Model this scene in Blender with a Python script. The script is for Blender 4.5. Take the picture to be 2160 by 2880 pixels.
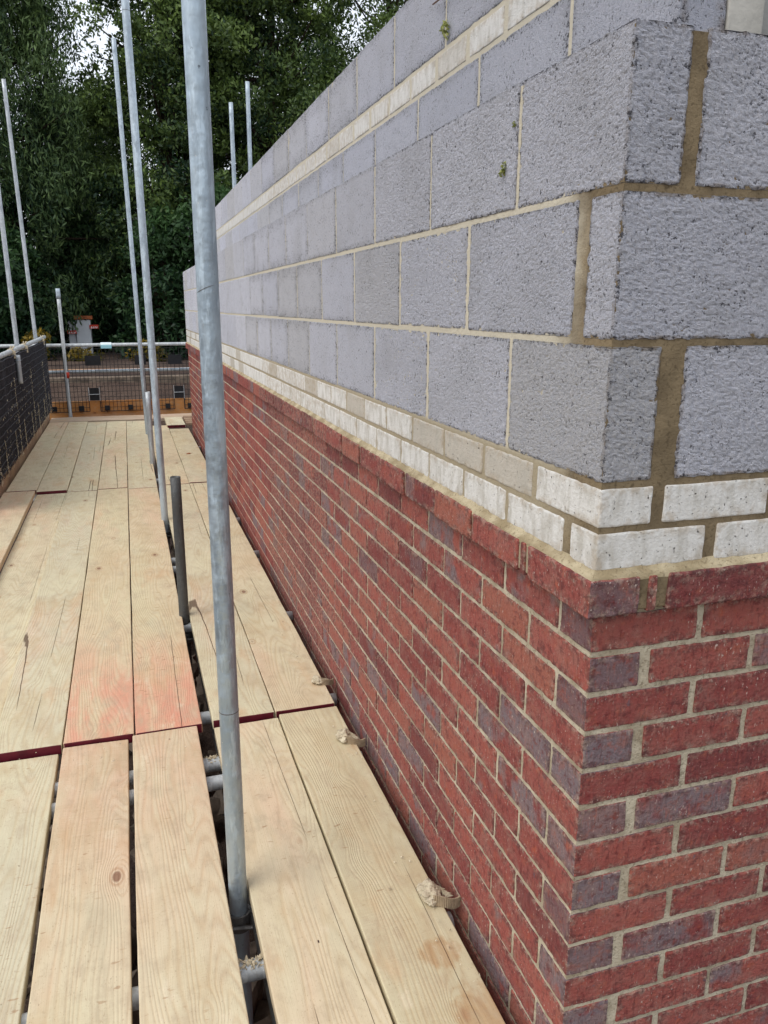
import bpy, bmesh, math, random
import numpy as np
from mathutils import Vector, Matrix, noise as mnoise
R = math.radians
rnd = random.Random(7)
for o in list(bpy.data.objects): bpy.data.objects.remove(o)
scene = bpy.context.scene
COL = scene.collection

# ------------------------------------------------------------------ camera
cam_d = bpy.data.cameras.new("camera"); cam = bpy.data.objects.new("camera", cam_d); COL.objects.link(cam)
CAMP = Vector((-0.7178, -1.0802, 0.4336)); PITCH, ROLL, YAW = -0.2543, 0.0037, -0.3102
fwd = Vector((-math.sin(YAW)*math.cos(PITCH), math.cos(YAW)*math.cos(PITCH), math.sin(PITCH)))
rgt = Vector((math.cos(YAW), math.sin(YAW), 0)); up = rgt.cross(fwd)
r2 = rgt*math.cos(ROLL)+up*math.sin(ROLL); u2 = up*math.cos(ROLL)-rgt*math.sin(ROLL)
cam.matrix_world = Matrix(((r2.x, u2.x, -fwd.x, CAMP.x), (r2.y, u2.y, -fwd.y, CAMP.y), (r2.z, u2.z, -fwd.z, CAMP.z), (0, 0, 0, 1)))
cam_d.sensor_width = 36; cam_d.sensor_fit = 'AUTO'; cam_d.lens = 2222.57/2880*36
cam_d.clip_start = 0.05; cam_d.clip_end = 2000
scene.camera = cam
# ------------------------------------------------------------------ light
SUN_EL, SUN_AZ = 52, 252          # compass style: direction the light comes from, measured clockwise from +y
w = bpy.data.worlds.new("World"); scene.world = w; w.use_nodes = True
nt = w.node_tree; nt.nodes.clear()
sky = nt.nodes.new('ShaderNodeTexSky'); sky.sky_type = 'NISHITA'; sky.sun_disc = False
sky.sun_elevation = R(SUN_EL); sky.sun_rotation = R(SUN_AZ)
sky.air_density = 1.0; sky.dust_density = 3.0; sky.ozone_density = 1.0
mixw = nt.nodes.new('ShaderNodeMix'); mixw.data_type = 'RGBA'; mixw.inputs[0].default_value = 0.72
mixw.inputs[7].default_value = (8.6, 9.0, 9.6, 1)      # flat cloud layer over the sky
bg = nt.nodes.new('ShaderNodeBackground'); bg.inputs[1].default_value = 0.12
wo = nt.nodes.new('ShaderNodeOutputWorld')
nt.links.new(sky.outputs[0], mixw.inputs[6]); nt.links.new(mixw.outputs[2], bg.inputs[0]); nt.links.new(bg.outputs[0], wo.inputs[0])
sd = bpy.data.lights.new("sun", 'SUN'); sd.energy = 1.1; sd.angle = R(38); sd.color = (1, .95, .88)
sun = bpy.data.objects.new("sun", sd); COL.objects.link(sun)
ldir = Vector((math.sin(R(SUN_AZ))*math.cos(R(SUN_EL)), math.cos(R(SUN_AZ))*math.cos(R(SUN_EL)), math.sin(R(SUN_EL))))
sun.rotation_euler = ldir.to_track_quat('Z', 'Y').to_euler(); sun.location = ldir*20
scene.view_settings.view_transform = 'Standard'; scene.view_settings.look = 'None'
scene.view_settings.exposure = 0.4; scene.view_settings.gamma = 1

# ------------------------------------------------------------------ materials
def lin(r, g, b):
    f = lambda c: (c/255/12.92) if c/255 <= .04045 else ((c/255+.055)/1.055)**2.4
    return (f(r), f(g), f(b), 1)
class NT:
    def __init__(s, name, rough=.8, metal=0, spec=.3):
        s.m = bpy.data.materials.new(name); s.m.use_nodes = True; s.t = s.m.node_tree
        s.b = s.t.nodes['Principled BSDF']; s.b.inputs['Roughness'].default_value = rough
        s.b.inputs['Metallic'].default_value = metal; s.b.inputs['Specular IOR Level'].default_value = spec
        s.tc = s.n('ShaderNodeTexCoord'); s.obj = s.tc.outputs['Object']
    def n(s, k, **kw):
        x = s.t.nodes.new(k)
        for a, v in kw.items(): setattr(x, a, v)
        return x
    def set(s, sock, v):
        if hasattr(v, 'default_value') and hasattr(v, 'node'): s.t.links.new(v, sock)
        else: sock.default_value = v
    def noise(s, vec, scale, detail=4, rough=.55, dist=0, out=0):
        x = s.n('ShaderNodeTexNoise'); s.t.links.new(vec, x.inputs['Vector']); x.inputs['Scale'].default_value = scale
        x.inputs['Detail'].default_value = detail; x.inputs['Roughness'].default_value = rough; x.inputs['Distortion'].default_value = dist
        return x.outputs[out]
    def voro(s, vec, scale, feat='F1', out='Distance', rand=1):
        x = s.n('ShaderNodeTexVoronoi', feature=feat); s.t.links.new(vec, x.inputs['Vector']); x.inputs['Scale'].default_value = scale
        x.inputs['Randomness'].default_value = rand
        return x.outputs[out]
    def map(s, vec, sc=(1, 1, 1), loc=(0, 0, 0)):
        x = s.n('ShaderNodeMapping'); s.t.links.new(vec, x.inputs[0]); s.set(x.inputs[1], loc); x.inputs[3].default_value = sc
        return x.outputs[0]
    def ramp(s, f, lo, hi, a=0., b=1., smooth=True):
        x = s.n('ShaderNodeMapRange', interpolation_type='SMOOTHSTEP' if smooth else 'LINEAR')
        s.set(x.inputs[0], f); x.inputs[1].default_value = lo; x.inputs[2].default_value = hi
        x.inputs[3].default_value = a; x.inputs[4].default_value = b
        return x.outputs[0]
    def mth(s, op, a, b=0.):
        x = s.n('ShaderNodeMath', operation=op); s.set(x.inputs[0], a); s.set(x.inputs[1], b); return x.outputs[0]
    def mix(s, f, a, b, mode='MIX'):
        x = s.n('ShaderNodeMix', data_type='RGBA', blend_type=mode); s.set(x.inputs[0], f); s.set(x.inputs[6], a); s.set(x.inputs[7], b)
        return x.outputs[2]
    def attr(s, name, out='Color'):
        x = s.n('ShaderNodeAttribute', attribute_name=name); return x.outputs[out]
    def sep(s, v):
        x = s.n('ShaderNodeSeparateXYZ'); s.t.links.new(v, x.inputs[0]); return x.outputs
    def comb(s, a, b, c):
        x = s.n('ShaderNodeCombineXYZ'); s.set(x.inputs[0], a); s.set(x.inputs[1], b); s.set(x.inputs[2], c); return x.outputs[0]
    def vadd(s, a, b):
        x = s.n('ShaderNodeVectorMath', operation='ADD'); s.set(x.inputs[0], a); s.set(x.inputs[1], b); return x.outputs[0]
    def color(s, c): s.set(s.b.inputs['Base Color'], c)
    def bump(s, h, dist=.002, strength=1, prev=None):
        x = s.n('ShaderNodeBump'); x.inputs['Strength'].default_value = strength; x.inputs['Distance'].default_value = dist
        s.t.links.new(h, x.inputs['Height'])
        if prev is not None: s.t.links.new(prev, x.inputs['Normal'])
        s.t.links.new(x.outputs[0], s.b.inputs['Normal']); return x.outputs[0]
    def rnd(s):
        x = s.n('ShaderNodeObjectInfo'); return x.outputs['Random']

def mat_brick():
    t = NT('red_brick', .85); c = t.attr('tint'); s = t.sep(c); P = t.obj
    col = t.mix(t.ramp(s[0], 0, 1), lin(126, 60, 58), lin(156, 86, 76))
    patch = t.ramp(t.mth('ADD', t.noise(P, 9, 3), t.mth('MULTIPLY', s[1], .55)), .93, 1.06)
    col = t.mix(patch, col, lin(118, 104, 108))
    col = t.mix(t.ramp(t.noise(P, 42, 4, .7), .52, .72), col, lin(106, 38, 38))
    col = t.mix(t.ramp(t.noise(P, 24, 3, .6), .6, .75, 0, .7), col, lin(168, 84, 60))
    col = t.mix(t.ramp(t.noise(P, 18, 5, .7), .42, .70, 0, .42), col, lin(150, 116, 104)); col = t.mix(t.ramp(s[0], .75, 1, 0, .5), col, lin(150, 96, 78)); col = t.mix(t.ramp(s[0], .25, 0, 0, .5), col, lin(104, 58, 58))
    z = t.sep(P)[2]
    # cement splash on the lowest courses above the boards
    spl = t.mth('MULTIPLY', t.ramp(t.mth('ADD', z, t.mth('MULTIPLY', t.noise(P, 5, 3), .35)), -.42, -.70), .85)
    col = t.mix(t.mth('MULTIPLY', spl, t.ramp(t.noise(P, 30, 5, .7), .25, .7)), col, lin(104, 88, 80))
    pa = t.noise(t.map(P, (1, 1, 1.6)), 20, 4, .7); col = t.mix(t.ramp(pa, .54, .66, 0, .36), col, lin(154, 84, 62)); col = t.mix(t.ramp(pa, .45, .33, 0, .6), col, lin(84, 42, 44))
    stk = t.noise(t.map(P, (150, 150, 30)), 1, 3, .6); col = t.mix(t.ramp(stk, .52, .72, 0, .5), col, lin(84, 34, 34)); col = t.mix(t.ramp(stk, .46, .30, 0, .35), col, lin(158, 80, 64))
    eg = t.mth('MULTIPLY', s[2], t.ramp(t.noise(P, 70, 4, .65), .48, .62)); eg2 = t.mth('MULTIPLY', s[2], t.ramp(t.noise(P, 50, 4, .65), .55, .45)); col = t.mix(t.mth('MULTIPLY', eg2, .55), col, lin(70, 48, 48)); col = t.mix(t.mth('MULTIPLY', eg, .42), col, lin(182, 160, 142))  # dark crevice shade painted on brick edges, then pale mortar smear
    spk = t.ramp(t.noise(t.map(P, (1, 1, .5)), 190, 3, .7), .60, .70)
    msk = t.ramp(t.noise(P, 15, 4, .65), .38, .60)
    col = t.mix(t.mth('MULTIPLY', t.mth('MULTIPLY', spk, msk), .8), col, lin(200, 184, 172))
    edge = t.ramp(t.noise(P, 70, 5, .75), .56, .68); col = t.mix(t.mth('MULTIPLY', edge, .6), col, lin(74, 40, 40))
    blob = t.ramp(t.noise(P, 38, 2), .70, .76); col = t.mix(t.mth('MULTIPLY', blob, .6), col, lin(88, 84, 94))
    t.color(col)
    drag = stk
    h = t.mth('ADD', t.mth('MULTIPLY', drag, .6), t.mth('MULTIPLY', t.noise(P, 120, 4, .65), 1.0))
    t.bump(h, .0055, 1.); return t.m
def mat_mortar(name, c1, c2, c3=None, dist=.003):
    t = NT(name, .95); P = t.obj
    col = t.mix(t.ramp(t.noise(P, 14, 4), .35, .65), c1, c2)
    col = t.mix(t.ramp(t.noise(P, 130, 3, .6), .54, .68, 0, .65), col, (c1[0]*.55, c1[1]*.53, c1[2]*.5, 1))
    if c3 is not None:
        y = t.sep(P)[1]; zz = t.sep(P)[2]; c3 = t.mix(t.ramp(zz, 2.822, 2.800), c3, lin(158, 146, 122)); f = t.ramp(t.mth('ADD', y, t.mth('MULTIPLY', t.noise(P, 12, 3), .16)), .14, .26)
        col = t.mix(f, col, c3)
    t.color(col)
    t.bump(t.mth('ADD', t.noise(P, 220, 4, .65), t.mth('MULTIPLY', t.noise(P, 40, 2), .9)), dist, .8); return t.m
def mat_block():
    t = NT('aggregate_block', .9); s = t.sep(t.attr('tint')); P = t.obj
    col = t.mix(t.ramp(s[0], 0, 1, smooth=False), lin(222, 223, 234), lin(238, 238, 247))
    col = t.mix(t.ramp(s[1], .5, 1, 0, .85), col, lin(220, 218, 218))
    warp = t.vadd(P, t.mth('MULTIPLY', t.noise(P, 400, 2), .0015))
    gd = t.voro(warp, 240); gc = t.sep(t.voro(warp, 240, out='Color'))[0]
    n1 = t.noise(P, 120, 6, .78); n2 = t.noise(P, 480, 3, .7)
    col = t.mix(t.ramp(gc, .0, 1, 0, .4), col, lin(186, 192, 208)); col = t.mix(t.ramp(gc, .86, .9, 0, .25), col, lin(228, 226, 226))
    col = t.mix(t.ramp(n2, .36, .62), t.mix(.24, col, lin(96, 98, 112)), col)
    col = t.mix(t.ramp(t.noise(P, 5, 3), .45, .75, 0, .35), col, lin(182, 182, 186))
    x, y, z = t.sep(P)
    sm = t.mth('MULTIPLY', s[2], t.ramp(t.noise(P, 45, 4), .40, .6)); sm = t.mth('MULTIPLY', sm, t.ramp(t.mth('ADD', y, t.mth('MULTIPLY', x, -1.)), .30, .05))
    sm = t.mth('MULTIPLY', sm, t.ramp(t.mth('ABSOLUTE', x), .004, .012)); col = t.mix(t.mth('MULTIPLY', sm, .55), col, lin(150, 126, 96))
    cl = t.mth('ADD', t.ramp(t.noise(t.map(P, (1, 1, 2.4)), 12, 4), .35, .65, -.05, .02), t.mth('MULTIPLY', s[2], -.055))   # more open pits at the arrises, painting shade along the edges
    q = t.mth('ADD', n1, cl)
    pit = t.ramp(q, .405, .355); col = t.mix(t.mth('MULTIPLY', pit, .85), col, lin(48, 48, 56))  # shade inside the pits painted into the colour
    col = t.mix(t.mth('MULTIPLY', s[2], .16), col, lin(84, 82, 86)); t.color(col)  # arris shade by the joints painted into the block colour
    h = t.mth('ADD', t.mth('MULTIPLY', n2, .8), t.ramp(q, .15, .85, 0, 2., False))
    t.bump(h, .0048, 1.); return t.m
def mat_white():
    t = NT('white_coursing_brick', .9); s = t.sep(t.attr('tint')); P = t.obj
    col = t.mix(t.ramp(s[1], .66, .86), lin(214, 212, 207), lin(184, 177, 165))
    col = t.mix(t.ramp(t.noise(t.map(P, (1, 1, .35)), 42, 4, .6), .40, .72, 0, .7), col, lin(172, 167, 156))
    pit = t.ramp(t.noise(P, 130, 3, .6), .36, .27); col = t.mix(pit, col, lin(90, 86, 80))
    eg = t.mth('MULTIPLY', s[2], t.ramp(t.noise(P, 55, 4, .6), .42, .62)); col = t.mix(t.mth('MULTIPLY', eg, .45), col, lin(160, 140, 112))
    gre = t.mth('MULTIPLY', t.ramp(t.mth('ADD', t.sep(P)[2], t.mth('MULTIPLY', t.noise(P, 60, 3), .03)), .035, .02), t.ramp(t.noise(P, 9, 2), .45, .55))
    col = t.mix(t.mth('MULTIPLY', gre, .7), col, lin(128, 112, 64))
    t.color(col); t.bump(t.mth('ADD', t.noise(P, 140, 5, .7), t.mth('MULTIPLY', pit, -1.)), .0035, .9); return t.m
def mat_wood(name, c1, c2, pink=None, stain=None, seed=0., wash=None):
    t = NT(name, .75, spec=.25); off = t.comb(t.mth('MULTIPLY', t.rnd(), 7.3), t.mth('MULTIPLY', t.rnd(), 31.), t.mth('MULTIPLY', t.rnd(), 3.))
    P0 = t.obj; P = t.vadd(P0, off); x, y, z = t.sep(P); x0, y0, z0 = t.sep(P0)
    # knots: sparse cells, stretched along the board
    kd = t.voro(t.map(P, (5.2, 2.7, .01)), 1); kn = t.ramp(kd, .075, .045); kh = t.ramp(kd, .30, .06)
    fld = t.noise(t.map(P, (3.4, .42, 4.2)), 1, 2.6, .5)
    fld = t.mth('ADD', fld, t.mth('MULTIPLY', kh, .05))
    fld = t.mth('ADD', fld, t.mth('MULTIPLY', x, .75))
    ring = t.mth('SINE', t.mth('MULTIPLY', fld, 300.)); ring = t.ramp(ring, -1, 1, 0, 1, False); ring = t.mth('POWER', ring, 2.2)
    fine = t.noise(t.map(P, (420, 9, 60)), 1, 3, .6)
    col = t.mix(t.ramp(t.noise(t.map(P, (3, .9, 1)), 1, 3), .34, .66), c1, c2)
    col = t.mix(t.mth('MULTIPLY', t.mth('MULTIPLY', ring, t.ramp(t.noise(t.map(P, (6, .8, 1)), 1, 2), .3, .6, .25, 1)), .30), col, (c1[0]*.72, c1[1]*.55, c1[2]*.40, 1))
    col = t.mix(t.ramp(fine, .5, .78, 0, .3), col, (c1[0]*.62, c1[1]*.52, c1[2]*.42, 1))
    col = t.mix(t.ramp(t.noise(t.map(P, (9, 5, 1)), 1, 5, .65), .52, .8, 0, .35), col, lin(150, 132, 108))
    if pink:
        m = t.ramp(t.mth('ADD', y0, t.mth('MULTIPLY', t.noise(t.map(P0, (5, 3, 1)), 1, 3), .5)), pink[0], pink[1])
        m = t.mth('MULTIPLY', m, t.ramp(t.noise(t.map(P, (14, 2.4, 1)), 1, 5, .65), .32, .62, .15, 1)); col = t.mix(t.mth('MULTIPLY', m, pink[2]), col, lin(208, 138, 114))
    col = t.mix(t.ramp(t.noise(t.map(P, (3.5, .9, 1)), 1, 4, .6), .52, .74, 0, .4), col, lin(214, 172, 146))
    if stain:
        for (sx, sy, rx, ry) in stain:
            dx = t.mth('DIVIDE', t.mth('SUBTRACT', x0, sx), rx); dy = t.mth('DIVIDE', t.mth('SUBTRACT', y0, sy), ry)
            d = t.mth('ADD', t.mth('ADD', t.mth('MULTIPLY', dx, dx), t.mth('MULTIPLY', dy, dy)), t.mth('MULTIPLY', t.noise(t.map(P0, (26, 9, 1)), 1, 5, .65), 3.0))
            col = t.mix(t.mth('MULTIPLY', t.ramp(d, 2.6, 1.9, 0, .6), t.ramp(t.noise(t.map(P0, (60, 5, 1)), 1, 4, .6), .2, .6, .4, 1)), col, lin(164, 118, 72))
    saw = t.mth('MULTIPLY', t.noise(t.map(P, (10, 170, 1)), 1, 2, .6), t.ramp(t.noise(t.map(P, (3, 1.5, 1)), 1, 2), .42, .62, 0, 1.1))
    dt = t.noise(t.map(P, (16, 9, 1)), 1, 6, .72); col = t.mix(t.ramp(dt, .46, .70, 0, .5), col, lin(172, 152, 126)); col = t.mix(t.ramp(dt, .44, .28, 0, .4), col, lin(222, 208, 182))
    spk = t.ramp(t.noise(t.map(P, (260, 130, 1)), 1, 2), .62, .70, 0, .4); col = t.mix(spk, col, lin(150, 124, 96))
    bl = t.noise(t.map(P, (7, 2.2, 1)), 1, 5, .62); col = t.mix(t.ramp(bl, .55, .72, 0, .4), col, lin(196, 156, 116)); col = t.mix(t.ramp(bl, .44, .30, 0, .35), col, lin(182, 174, 148))
    dsh = t.mth('MULTIPLY', t.ramp(t.noise(t.map(P, (26, 75, 1)), 1, 2, .5), .66, .72), t.ramp(t.noise(t.map(P, (4, 2, 1)), 1, 2), .46, .60)); col = t.mix(t.mth('MULTIPLY', dsh, .55), col, lin(146, 104, 70))
    grn = t.mth('MULTIPLY', saw, t.ramp(t.noise(t.map(P, (5, 3, 1)), 1, 3), .45, .65, 0, .5)); col = t.mix(grn, col, lin(176, 148, 108))
    col = t.mix(t.mth('MULTIPLY', kn, .75), col, lin(112, 66, 44))
    col = t.mix(t.mth('MULTIPLY', t.ramp(kd, .07, .085), t.mth('MULTIPLY', t.ramp(kd, .12, .09), .4)), col, lin(150, 98, 62))
    # nail heads and holes
    nd = t.voro(t.map(P, (7, 2.6, .01)), 1, out='Distance'); nh = t.ramp(nd, .020, .016); col = t.mix(nh, col, lin(58, 34, 34))
    # drying cracks along the grain
    cr = t.mth('ABSOLUTE', t.mth('SUBTRACT', t.mth('ADD', t.noise(t.map(P, (7, .11, 1)), 1, 0), t.mth('MULTIPLY', t.noise(t.map(P, (30, 9, 1)), 1, 2), .012)), .5))
    cr = t.mth('MULTIPLY', t.ramp(cr, .0042, .0016), t.ramp(t.noise(t.map(P, (5, .9, 1)), 1, 1), .52, .57)); col = t.mix(t.mth('MULTIPLY', cr, .8), col, lin(74, 50, 34))
    # small chips and dirt flecks
    fl = t.ramp(t.noise(t.map(P, (110, 60, 1)), 1, 2), .74, .78); col = t.mix(t.mth('MULTIPLY', fl, .6), col, lin(100, 74, 52))
    t.color(col)
    h = t.mth('ADD', t.mth('ADD', t.mth('MULTIPLY', ring, -.5), t.mth('MULTIPLY', fine, .5)), t.mth('ADD', saw, t.mth('MULTIPLY', cr, -3.)))
    t.bump(h, .0012, .8); return t.m
def mat_steel(name, c, dirt=.35, metal=.45, rough=.5, foot_grey=None):
    t = NT(name, rough, metal, .5); P = t.obj
    col = t.mix(t.ramp(t.noise(t.map(P, (1, 1, .35)), 22, 5, .6), .35, .7), c, (c[0]*.72, c[1]*.74, c[2]*.77, 1))
    col = t.mix(t.ramp(t.noise(t.map(P, (1, 1, .12)), 70, 4, .7), .58, .75, 0, dirt), col, lin(112, 92, 74))
    col = t.mix(t.ramp(t.noise(P, 130, 3, .6), .70, .74, 0, .6), col, lin(216, 212, 200))
    col = t.mix(t.ramp(t.noise(t.map(P, (1, 1, .6)), 90, 3, .6), .30, .26, 0, .7), col, lin(50, 50, 52))
    wk = t.ramp(t.noise(t.map(P, (1, 1, .18)), 34, 5, .7), .52, .6, 0, .6); col = t.mix(wk, col, (min(1, c[0]*1.35), min(1, c[1]*1.35), min(1, c[2]*1.35), 1))
    if foot_grey: # greyer and darker towards the foot of the tube
        g = t.ramp(t.mth('ADD', t.sep(P)[2], t.mth('MULTIPLY', t.noise(P, 9, 3), .5)), foot_grey[0], foot_grey[1]); col = t.mix(t.mth('MULTIPLY', g, foot_grey[2]), col, lin(92, 93, 95))
    t.color(col); t.set(t.b.inputs['Roughness'], t.ramp(t.noise(P, 40, 4), .3, .7, rough-.12, rough+.2))
    t.bump(t.mth('ADD', t.noise(t.map(P, (1, 1, .5)), 60, 4, .6), t.mth('MULTIPLY', t.noise(P, 22, 2), 1.4)), .0028, .8); return t.m
def mat_plain(name, c, rough=.7, var=.3, scale=30, metal=0, bump=.001):
    t = NT(name, rough, metal); P = t.obj
    t.color(t.mix(t.ramp(t.noise(P, scale, 4, .6), .35, .7), c, (c[0]*(1-var), c[1]*(1-var), c[2]*(1-var), 1)))
    t.bump(t.noise(P, scale*4, 4, .6), bump, .7); return t.m
def mat_leaf(name, c1, c2, trans=.25):
    t = NT(name, .55, spec=.35); s = t.sep(t.attr('tint'))
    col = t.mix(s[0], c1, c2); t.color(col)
    tr = t.n('ShaderNodeBsdfTranslucent'); t.t.links.new(col, tr.inputs[0])
    mx = t.n('ShaderNodeMixShader'); mx.inputs[0].default_value = trans
    t.t.links.new(t.b.outputs[0], mx.inputs[1]); t.t.links.new(tr.outputs[0], mx.inputs[2])
    t.t.links.new(mx.outputs[0], t.t.nodes['Material Output'].inputs[0]); return t.m
M = {}
M['brick'] = mat_brick()
M['mortar'] = mat_mortar('brick_mortar', lin(166, 153, 130), lin(200, 189, 166), dist=.007)
M['mortar_block'] = mat_mortar('block_mortar', lin(108, 94, 72), lin(132, 116, 90), lin(194, 186, 167))
M['mortar_ledge'] = mat_mortar('ledge_mortar', lin(150, 134, 104), lin(190, 176, 146), dist=.005)
M['block'] = mat_block(); M['white'] = mat_white()
M['wood_a'] = mat_wood('pale_board', lin(204, 194, 162), lin(198, 189, 162))
M['wood_b'] = mat_wood('cream_board', lin(206, 196, 164), lin(206, 189, 158))
M['wood_p'] = mat_wood('pinkish_board', lin(206, 188, 158), lin(204, 193, 161), pink=(.9, 2.2, .28))
M['wood_p1'] = mat_wood('pink_stained_board', lin(205, 187, 154), lin(203, 191, 156), pink=(-.6, -1.8, .85))
M['wood_s'] = mat_wood('wet_stained_board', lin(203, 190, 157), lin(195, 184, 152), stain=((.045,.735,.06,.05),(.07,.53,.07,.11)))
M['wood_o'] = mat_wood('orange_toe_board', lin(200, 140, 78), lin(190, 126, 66))
M['wood_g'] = mat_wood('grey_board', lin(190, 168, 146), lin(176, 156, 136))
M['wood_t'] = mat_wood('tan_toe_board', lin(124, 100, 80), lin(142, 116, 94))
M['paint'] = mat_plain('dark_red_paint', lin(96, 20, 36), .55, .45, 18)
M['steel'] = mat_steel('galvanised_steel', (.40, .47, .52, 1), metal=.62, rough=.42, foot_grey=(.6, -.3, .75))
M['steel_l'] = mat_steel('bright_galvanised_steel', (.46, .53, .58, 1), .3, metal=.5, rough=.45)
M['steel_r'] = mat_steel('rusty_galvanised_steel', (.47, .50, .52, 1), .75)
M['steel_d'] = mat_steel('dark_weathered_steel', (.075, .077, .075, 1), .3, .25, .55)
M['steel_c'] = mat_steel('mortar_spattered_steel', (.52, .54, .54, 1), .3, .3, .6)
M['coupler'] = mat_steel('coupler_steel', (.16, .15, .14, 1), .8, .4, .55)
M['wire'] = mat_plain('black_mesh_wire', lin(38, 36, 38), .6, .3, 60)
M['wire_g'] = mat_plain('grey_mesh_wire', lin(70, 70, 76), .6, .5, 60)
M['backing'] = mat_plain('shade_backing_sheet', lin(20, 21, 27), .8, .5, 40)  # for the dark sheet added behind the left mesh
M['blackp'] = mat_plain('black_plastic', lin(26, 27, 32), .5, .3, 30)
M['crust'] = mat_mortar('dried_mortar', lin(196, 182, 154), lin(216, 204, 178), dist=.006)
M['strap'] = mat_plain('dusty_plastic', lin(168, 150, 124), .8, .3, 60)
M['concrete'] = mat_plain('pale_concrete', lin(186, 182, 172), .9, .22, 12, bump=.003)
M['concrete_g'] = mat_plain('grey_concrete', lin(158, 156, 150), .9, .2, 14, bump=.003)
M['bark'] = mat_plain('bark', lin(66, 54, 44), .95, .5, 9, bump=.02)
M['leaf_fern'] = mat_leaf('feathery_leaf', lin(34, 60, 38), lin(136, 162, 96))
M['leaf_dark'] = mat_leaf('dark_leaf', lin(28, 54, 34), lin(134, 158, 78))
M['leaf_bush'] = mat_leaf('bush_leaf', lin(26, 52, 34), lin(76, 108, 60))
M['leaf_yel'] = mat_leaf('autumn_leaf', lin(40, 52, 20), lin(150, 124, 36))
M['leaf_spr'] = mat_leaf('sprig_leaf', lin(126, 134, 70), lin(180, 184, 112))
def mat_soil():
    t = NT('bare_soil', .95); P = t.obj
    col = t.mix(t.ramp(t.noise(P, 1.3, 5), .35, .65), lin(66, 52, 46), lin(92, 76, 66))
    col = t.mix(t.ramp(t.noise(P, 9, 5, .7), .5, .75), col, lin(46, 36, 32)); col = t.mix(t.ramp(t.noise(P, 26, 3, .7), .64, .72, 0, .7), col, lin(120, 104, 92))
    t.color(col); t.bump(t.noise(P, 12, 6, .7), .06, 1); return t.m
M['soil'] = mat_soil()
M['rubble'] = mat_plain('rubble_stone', lin(122, 108, 94), .95, .6, 7, bump=.01)
M['panel_w'] = mat_plain('white_panel', lin(196, 200, 204), .5, .12, 4)
M['orange'] = mat_plain('orange_paint', lin(168, 92, 48), .5, .25, 9)
M['redor'] = mat_plain('red_orange_paint', lin(186, 56, 34), .5, .2, 9)
M['tape_w'] = mat_plain('white_tape', lin(224, 236, 238), .5, .08, 9)
M['tape_b'] = mat_plain('pale_blue_tape', lin(156, 206, 216), .5, .1, 9)
M['twig'] = mat_plain('brown_twig', lin(112, 84, 72), .8, .3, 40)

# ------------------------------------------------------------------ mesh helpers
class MB:
    """collects vertices / quads plus one colour per vertex"""
    def __init__(s): s.v = []; s.f = []; s.c = []; s.mi = []
    def add(s, vs, fs, col=(0, 0, 0), mi=0):
        o = len(s.v); s.v += [tuple(p) for p in vs]; s.f += [tuple(i+o for i in f) for f in fs]; s.c += (col if isinstance(col, list) else [col]*len(vs)); s.mi += [mi]*len(fs)
    def build(s, name, mat, parent=None, smooth=False, origin=None):
        me = bpy.data.meshes.new(name)
        vs = s.v
        if origin is not None: vs = [(p[0]-origin[0], p[1]-origin[1], p[2]-origin[2]) for p in vs]
        me.from_pydata(vs, [], s.f)
        for m in (mat if isinstance(mat, (list, tuple)) else [mat]): me.materials.append(m)
        if any(s.mi): me.polygons.foreach_set('material_index', s.mi)
        a = me.color_attributes.new('tint', 'FLOAT_COLOR', 'POINT')
        a.data.foreach_set('color', np.array([(c[0], c[1], c[2], 1) for c in s.c], dtype=np.float32).ravel())
        if smooth: me.polygons.foreach_set('use_smooth', [True]*len(me.polygons))
        me.update()
        o = bpy.data.objects.new(name, me); COL.objects.link(o)
        if origin is not None: o.location = origin
        if parent: o.parent = parent
        return o
def ticks(a, b, r, step):
    L = b-a; n = max(1, int(round((L-2*r)/step))); t = [a, a+r*.35, a+r]
    t += [a+r+(L-2*r)*i/n for i in range(1, n)]; t += [b-r, b-r*.35, b]
    return t
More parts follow.
